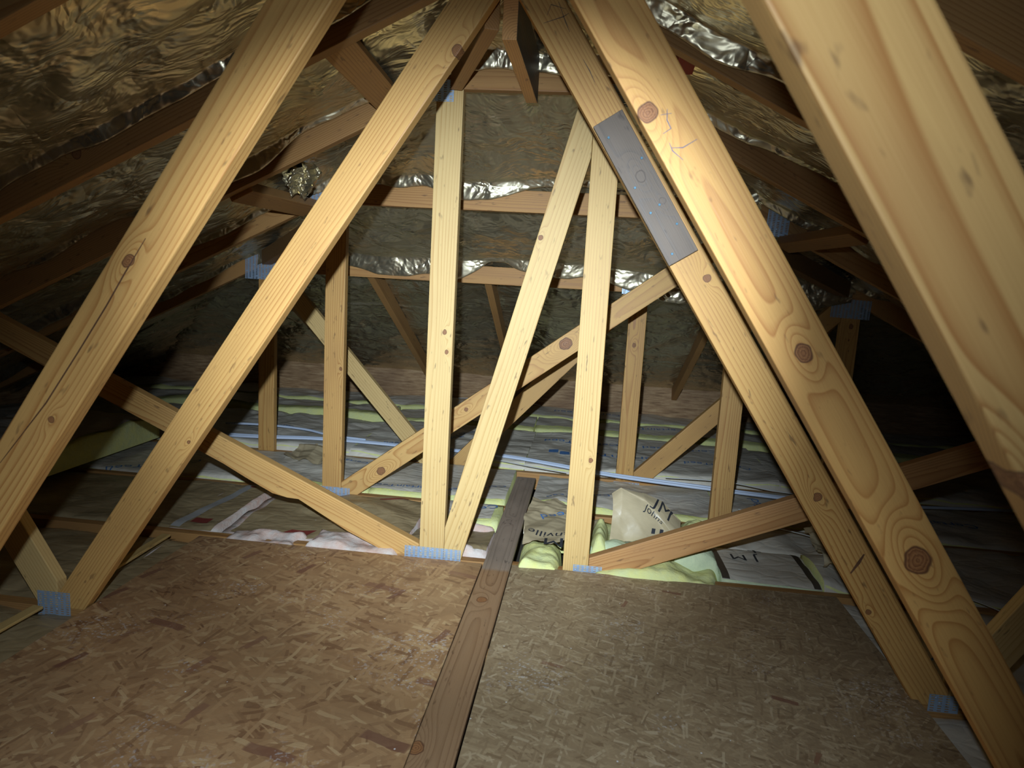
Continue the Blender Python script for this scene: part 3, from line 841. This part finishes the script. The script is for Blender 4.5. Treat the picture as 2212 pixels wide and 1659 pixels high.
batt(-3.6, -1.30, 4.44, 4.84, 0.045, 7, 'yellow-edged batt against the rim board at far left', inset=(0, 0, 0.08, 0.01), amp=0.03)
batt(-1.28, -0.30, 4.46, 4.84, 0.03, 8, 'batt near the rim board left of the tall left post', inset=(0, 0, 0.05, 0.01), amp=0.025)
batt(-0.29, 3.1, 4.47, 4.84, 0.035, 9, 'long batt with a yellow front edge behind the right posts', inset=(0, 0, 0.075, 0.01), texts=[(CT, 0.07, 0.5, 4.70, PI, BLUE)], amp=0.02)
batt(-3.6, -0.6, 4.86, 5.24, 0.045, 10, 'grey batt touching the rim board on the left', inset=(0, 0, 0.02, 0.01), amp=0.03)
batt(-0.59, 3.1, 4.86, 5.24, 0.045, 11, 'grey batt touching the rim board on the right', inset=(0, 0, 0.02, 0.01), texts=[(CT, 0.08, 0.05, 5.05, PI-0.04, BLUE)], amp=0.02)
# bay between second and third hip truss
batt(-3.6, -1.52, 2.985, 3.53, -0.005, 12, 'dark kraft-faced batt in the left bay before the farthest truss', texts=[(CT, 0.07, -2.05, 3.08, PI+0.5, BLUE)])
batt(-1.51, -0.95, 2.985, 3.53, 0.0, 13, 'crumpled grey batt behind the left post of the second hip truss', inset=(0, 0, 0.045, 0.03), texts=[(CT, 0.045, -1.22, 3.42, PI, BLUE)], amp=0.035)
batt(-0.94, -0.31, 2.985, 3.53, 0.0, 14, 'grey batt with faint blue print under the long slanting web', inset=(0, 0, 0.02, 0.02), texts=[(CT, 0.055, -0.47, 3.10, PI+0.55, BLUE), (CT, 0.05, -0.80, 3.05, PI, BLUE)], amp=0.02)
batt(-0.185, 0.66, 2.985, 3.53, 0.0, 15, 'wrinkled grey batt behind the curled tan sheet', inset=(0, 0, 0.02, 0.03), texts=[('Certain', 0.07, 0.37, 3.05, PI/2, BLUE), (CT, 0.05, 0.02, 3.10, PI+0.3, BLUE)], amp=0.035)
batt(0.67, 3.1, 2.985, 3.53, 0.0, 16, 'dark batt behind the patched web on the right', texts=[('Teed', 0.08, 0.86, 3.25, PI/2, BLUE), (CT, 0.07, 1.6, 3.2, PI, BLUE)], amp=0.03)
# bay between first and second hip truss
batt(-3.6, -1.53, 2.37, 2.925, -0.012, 17, 'old brown kraft batt in the left bay beyond the first hip truss', paper=KRAFT_OLD, core=GLASSW, amp=0.02)
r_, zt = batt(-1.525, -1.345, 2.37, 2.925, -0.008, 18, 'narrow old brown batt beside a pale flange strip', paper=KRAFT_OLD, core=GLASSW, inset=(0.0, 0.012, 0.0, 0.0), amp=0.012)
print_patch(r_, -1.522, -1.485, 2.375, 2.92, zt, FLANGE, 'paper_flange', 0.10)
print_patch(r_, -1.47, -1.40, 2.42, 2.47, zt, REDINK)
print_patch(r_, -1.448, -1.425, 2.86, 2.88, zt, REDINK)
r_, zt = batt(-1.325, -0.62, 2.37, 2.925, -0.008, 19, 'old brown kraft batt with red print beyond the left floor board', paper=KRAFT_OLD, core=GLASSW, inset=(0.035, 0.0, 0.02, 0.02), amp=0.03)
print_patch(r_, -1.10, -1.0, 2.40, 2.45, zt, REDINK, skew=0.6)
print_patch(r_, -0.85, -0.72, 2.86, 2.872, zt, REDINK)
batt(-0.61, -0.305, 2.37, 2.66, -0.015, 20, 'old brown batt scrap left of the grey plank end', paper=KRAFT_OLD, core=GLASSW, inset=(0.0, 0.0, 0.02, 0.015), amp=0.03)
r_, zt = batt(-0.60, -0.305, 2.69, 2.925, 0.005, 21, 'small grey batt with blue print left of the grey plank', inset=(0.0, 0.03, 0.03, 0.02), texts=[('Certain', 0.06, -0.42, 2.82, PI+0.5, BLUE)], amp=0.015)
batt(-0.19, 0.13, 2.70, 2.925, -0.01, 22, 'tan crumpled batt end right of the grey plank', paper=KRAFT_TAN, texts=[('Teed', 0.06, -0.06, 2.80, PI+0.4, BLUE)], amp=0.045)
batt(0.14, 0.52, 2.55, 2.925, -0.02, 23, 'torn grey batt under the curled tan sheet', inset=(0.03, 0.05, 0.06, 0.0), texts=[('Certain', 0.05, 0.33, 2.86, PI/2+0.2, BLUE)], amp=0.03)
r_, zt = batt(0.535, 0.875, 2.335+0.03, 2.66, 0.0, 24, 'grey batt between two dark paper flanges right of the yellow fibreglass', inset=(0.0, 0.0, 0.0, 0.0), amp=0.012, core=GLASSG,
               texts=[('J', 0.07, 0.69, 2.552, PI+0.05, BLACK), ('M', 0.07, 0.625, 2.548, PI+0.05, BLACK), ('+', 0.09, 0.70, 2.625, PI, BLACK)])
print_patch(r_, 0.535, 0.562, 2.366, 2.658, zt, KRAFT_EDGE, 'paper_flange', -0.03)
print_patch(r_, 0.848, 0.872, 2.366, 2.658, zt, KRAFT_EDGE, 'paper_flange', -0.02)
batt(0.545, 1.10, 2.67, 2.925, 0.0, 25, 'crumpled kraft batt behind the dark-flanged batt', paper=KRAFT, amp=0.04)
batt(1.11, 3.1, 2.37, 2.925, 0.0, 26, 'dark kraft batt in the right bay beyond the first hip truss', amp=0.03, texts=[('O', 0.08, 1.18, 2.45, 1.0, BLUE)])
batt(0.885, 1.10, 2.37, 2.66, 0.0, 27, 'narrow crinkled kraft scrap beside the patched web', amp=0.04)
# side bays next to the walk boards
for i, (ya, yb) in enumerate(((0.535, 1.10), (1.145, 1.71), (1.755, 2.32))):
    batt(-3.6, -1.36 if i < 2 else -1.47, ya, yb, -0.035, 30+i, ['old brown batt left of the floor, nearest bay', 'old brown batt left of the floor, middle bay', 'old brown batt left of the floor, bay before the first hip truss'][i],
         paper=KRAFT_OLD, core=GLASSW, amp=0.025)
    batt(0.905, 3.1, ya, yb, -0.03, 40+i, ['dark kraft batt right of the floor, nearest bay', 'dark kraft batt right of the floor, middle bay', 'dark kraft batt right of the floor, bay before the first hip truss'][i],
         paper=KRAFT, amp=0.03, texts=[('C', 0.08, 1.03, yb-0.35, 1.0, BLUE)] if i == 2 else ())
for xa, xb, yb_, sd, lb in ((-1.455, -1.352, 2.30, 50, 'narrow brown kraft strip along the left edge of the floor board'), ):
    batt(xa, xb, 1.755, yb_, -0.035, sd, lb, paper=KRAFT_OLD, core=GLASSW, inset=(0, 0.02, 0.0, 0.0), amp=0.012)
# loose batt lying on top at the far left
batt(-2.95, -2.27, 2.42, 3.46, 0.15, 60, 'loose thick yellow batt lying over the trusses at far left', inset=(0.0, 0.03, 0.0, 0.05), amp=0.03, zb=0.035, group='loose batts')

# ------------------------------------------------------------------ tufts of bare fibreglass
def tuft(name, x0, x1, y0, y1, zb, ht, mat, seed, label, rough=0.5):
    nx = max(8, int((x1-x0)/0.008)); ny = max(8, int((y1-y0)/0.008))
    X, Yv = np.meshgrid(np.linspace(0, 1, nx+1), np.linspace(0, 1, ny+1), indexing='ij')
    wx = x0+(x1-x0)*X; wy = y0+(y1-y0)*Yv
    e = np.clip(np.minimum(np.minimum(X, 1-X)*(x1-x0), np.minimum(Yv, 1-Yv)*(y1-y0))/0.05, 0, 1)
    dome = np.sqrt(np.clip(1-(1-e)**2, 0, 1))
    h = ht*dome*(1+rough*1.1*fbm(wx*9, wy*9, seed, 3))+0.010*rough*np.abs(fbm(wx*45, wy*45, seed+9, 3))
    wx = wx+0.03*rough*fbm(wx*14, wy*14, seed+2, 3); wy = wy+0.02*rough*fbm(wx*14+5, wy*14, seed+4, 3)
    o = link(name, grid_mesh(wx, wy, zb+h), mat, None, None, True)
    return setp(o, label, 'insulation', 'tufts of bare fibreglass')
tuft('fiberglass_tuft', -0.19, -0.026, 2.27, 2.55, -0.09, 0.105, GLASSY, 71, 'bright yellow fibreglass tuft left of the right post foot', 0.35)
tuft('fiberglass_tuft', 0.07, 0.535, 2.27, 2.54, -0.09, 0.105, GLASSY, 72, 'bright yellow fibreglass below the right slanting web', 0.3)
tuft('fiberglass_tuft', 0.36, 0.54, 2.41, 2.60, -0.09, 0.135, GLASSG, 73, 'fluffy pale green fibreglass clump beside the dark flange', 0.45)
tuft('fiberglass_tuft', 0.07, 0.15, 2.50, 2.74, -0.09, 0.135, GLASSY, 74, 'yellow fibreglass wad between the right post and curled sheet', 0.35)
tuft('fiberglass_tuft', 0.43, 0.56, 2.68, 2.90, -0.07, 0.12, GLASSY, 75, 'yellow fibreglass wad above the right slanting web', 0.4)
tuft('fiberglass_tuft', 0.05, 0.30, 2.50, 2.66, -0.09, 0.095, GLASSG, 76, 'pale green fibreglass shreds under the curled sheet', 0.35)
tuft('fiberglass_tuft', -0.97, -0.60, 2.27, 2.46, -0.09, 0.100, GLASSW, 77, 'pink and white fibreglass fluff behind the left floor board', 0.35)
tuft('fiberglass_tuft', -1.30, -0.98, 2.27, 2.42, -0.09, 0.100, GLASSW, 78, 'thin pale fibreglass edge behind the left floor board corner', 0.4)
tuft('fiberglass_tuft', -0.42, -0.31, 2.366, 2.46, -0.09, 0.10, GLASSW, 79, 'pale pink fibreglass wisp beside the long plank', 0.5)
tuft('fiberglass_tuft', -0.56, -0.31, 2.655, 2.70, -0.06, 0.075, GLASSW, 80, 'pink and white fibreglass seam left of the grey plank', 0.4)

# ------------------------------------------------------------------ torn kraft sheets
def curled_sheet():
    nu, nv = 60, 44
    S, T = np.meshgrid(np.linspace(0, 1, nu), np.linspace(0, 1, nv), indexing='ij')
    ht = np.interp(S, [0, 0.12, 0.45, 0.75, 1.0], [0.165, 0.195, 0.165, 0.11, 0.05])
    X = 0.145+0.27*S+0.015*np.sin(T*2.2)*(1-S)+0.03*T*(S-0.3)
    Yv = 2.585+0.06*S+0.10*T**1.4+0.02*np.sin(S*6)*T
    Z = 0.005+ht*np.sin(T*1.45)+0.02*S
    c = crumple(S*0.27, T*0.2, 5, 3, 5.0)
    Yv = Yv+c*0.16+0.012*np.sin(S*9+T*3)*T; Z = Z+c*0.06
    return X, Yv, Z
X, Yv, Zs = curled_sheet()
root = empty('kraft_sheet', (0.28, 2.60, 0.0), 'curled tan kraft sheet standing up between the right post and slanting web', 'paper', 'torn kraft sheets')
curl = link('sheet', grid_mesh(X, Yv, Zs), KRAFT_TAN, root, None, True)
def on_sheet(body, size, s0, t0, ang, mat, ws=0.27, hs=0.15):
    me = text_mesh(body, size)
    n = len(me.vertices); co = np.zeros(n*3); me.vertices.foreach_get('co', co); co = co.reshape(-1, 3)
    c, s = math.cos(ang), math.sin(ang)
    S = np.clip(s0+(co[:, 0]*c-co[:, 1]*s)/ws, 0, 1); T = np.clip(t0+(co[:, 0]*s+co[:, 1]*c)/hs, 0, 1)
    fi = S*(X.shape[0]-1); fj = T*(X.shape[1]-1)
    i = np.clip(fi.astype(int), 0, X.shape[0]-2); j = np.clip(fj.astype(int), 0, X.shape[1]-2); a = fi-i; b = fj-j
    def bil(A): return A[i, j]*(1-a)*(1-b)+A[i+1, j]*a*(1-b)+A[i, j+1]*(1-a)*b+A[i+1, j+1]*a*b
    out = np.stack([bil(X), bil(Yv)-0.0025, bil(Zs)+0.001], -1)
    me.vertices.foreach_set('co', out.ravel()); me.update()
    return link('printed_lettering', me, mat, curl)
on_sheet('Johns', 0.036, 0.60, 0.50, -0.35, BLACK)
on_sheet('JM', 0.075, 0.72, 0.80, -0.35, BLACK)
on_sheet('■', 0.020, 0.62, 0.16, -0.05, BLACK)
on_sheet('■', 0.020, 0.74, 0.16, -0.05, BLACK)

def flat_sheet(x0, x1, y0, y1, z0, slope, seed, label, amp, mat, prints=()):
    root = empty('kraft_sheet', ((x0+x1)/2, (y0+y1)/2, z0), label, 'paper', 'torn kraft sheets')
    def zf(X, Y):
        return z0+slope*(Y-y0)/(y1-y0)+amp*crumple(X, Y, seed, 6, 4.0)*3+0.5*amp*fbm(X*8, Y*8, seed, 2)
    X, Yv = np.meshgrid(np.linspace(x0, x1, 60), np.linspace(y0, y1, 60), indexing='ij')
    S = (X-x0)/(x1-x0); T = (Yv-y0)/(y1-y0)
    Xw = X+0.03*fbm(T*4, S*0, seed, 3)*(2*S-1); Yw = Yv+0.05*fbm(S*4, T*0, seed+1, 3)*(2*T-1)
    sh_ = link('sheet', grid_mesh(Xw, Yw, zf(Xw, Yw)), mat, root, None, True)
    for body, size, tx, ty, ang, m in prints: print_text(sh_, body, size, tx, ty, ang, zf, m)
    return root
flat_sheet(-0.185, 0.035, 2.43, 2.86, 0.035, 0.035, 81, 'rumpled tan kraft sheet with dark lettering left of the right post', 0.022, KRAFT_TAN,
           [('Manville', 0.055, -0.06, 2.50, PI-0.12, BLACK), ('JM', 0.09, -0.05, 2.44, PI, BLACK), ('Teed', 0.06, -0.06, 2.70, PI+0.35, BLUE)])
flat_sheet(0.90, 1.08, 2.45, 2.72, 0.06, 0.02, 83, 'crumpled kraft flap beside the patched web', 0.05, KRAFT_TAN)
flat_sheet(-1.50, -1.30, 3.30, 3.50, 0.035, 0.015, 84, 'folded tan paper flap left of the second hip truss post', 0.07, KRAFT_TAN)

# ------------------------------------------------------------------ cables and sticks
def tube(name, pts, r, mat, label, cat, group=None):
    c = bpy.data.curves.new('c', 'CURVE'); c.dimensions = '3D'; c.bevel_depth = r; c.bevel_resolution = 2; c.resolution_u = 8
    sp = c.splines.new('BEZIER'); sp.bezier_points.add(len(pts)-1)
    for b, p in zip(sp.bezier_points, pts):
        b.co = p; b.handle_left_type = b.handle_right_type = 'AUTO'
    o = bpy.data.objects.new('t', c); COL.objects.link(o)
    dg = bpy.context.evaluated_depsgraph_get(); dg.update()
    me = bpy.data.meshes.new_from_object(o.evaluated_get(dg))
    bpy.data.objects.remove(o); bpy.data.curves.remove(c)
    me.materials.clear()
    me.polygons.foreach_set('use_smooth', [True]*len(me.polygons))
    return setp(link(name, me, mat), label, cat, group)
cab = [(-2.2, 3.60, .045), (-1.78, 3.625, .047), (-1.43, 3.675, .05), (-0.9, 3.66, .05), (-0.4, 3.625, .05), (-0.12, 3.545, .048), (0.12, 3.475, .042), (0.54, 3.375, .045), (1.2, 3.275, .045), (1.9, 3.37, .045), (2.1, 3.40, .045)]
tube('cable', cab, 0.0075, CABLE, 'pale blue-white cable across the far batts, rear of the pair', 'cable', 'white cables on the batts')
tube('cable', [(x, y-0.028-0.01*math.sin(x*2), z) for x, y, z in cab[:9]], 0.0075, CABLE, 'pale blue-white cable across the far batts, front of the pair', 'cable', 'white cables on the batts')
tube('cable', [(-2.1, 3.85, .05), (-1.9, 3.86, .055), (-1.6, 3.83, .055), (-1.42, 3.76, .05), (-1.2, 3.72, .05)], 0.007, CABLE, 'short pale cable curving behind the left post of the second hip truss', 'cable', 'white cables on the batts')
tube('wire', [(-0.42, 3.52, .05), (-0.25, 3.45, .05), (-0.05, 3.40, .045)], 0.003, WIRE, 'thin white wire below the pale cables', 'wire')
tube('wire', [(0.45, 3.45, .05), (0.75, 3.42, .06), (1.0, 3.34, .055), (1.25, 3.33, .05)], 0.003, WIRE, 'thin white wire above the cables right of the slanting web', 'wire')
tube('wire', [(1.25, 2.36, .035), (1.34, 2.30, .03), (1.41, 2.21, .03), (1.55, 2.15, .03)], 0.002, WIRE, 'thin wire on the dark batts at the right edge', 'wire')
tube('wire', [(-1.05, 5.15, .07), (-0.8, 5.12, .09), (-0.5, 5.10, .10), (-0.3, 5.14, .07)], 0.003, WIRE, 'thin wire along the rim board between the posts', 'wire')
tube('wire', [(0.72, 3.02, .05), (0.80, 2.99, .055), (0.90, 2.985, .045)], 0.002, WIRE, 'short bright wire end behind the right slanting web', 'wire')
tube('wire', [(0.83, 2.78, .06), (0.93, 2.72, .06), (1.02, 2.68, .05)], 0.002, WIRE, 'thin white wire under the right slanting web', 'wire')
for P0, P1, lb in (((-1.440, 1.93, 0.012), (-1.438, 2.222, 0.018), 'short pale lath lying left of the floor board corner'),
                   ((-1.475, 1.30, 0.012), (-1.462, 1.665, 0.012), 'pale lath at the left edge under the nail plate')):
    setp(beam('lath', P0, P1, 0.030, 0.008, (0, 0, 1), W_PALE, tint=(0.8, 0.8, 0.75), bev=0.001), lb, 'stick', 'loose laths')
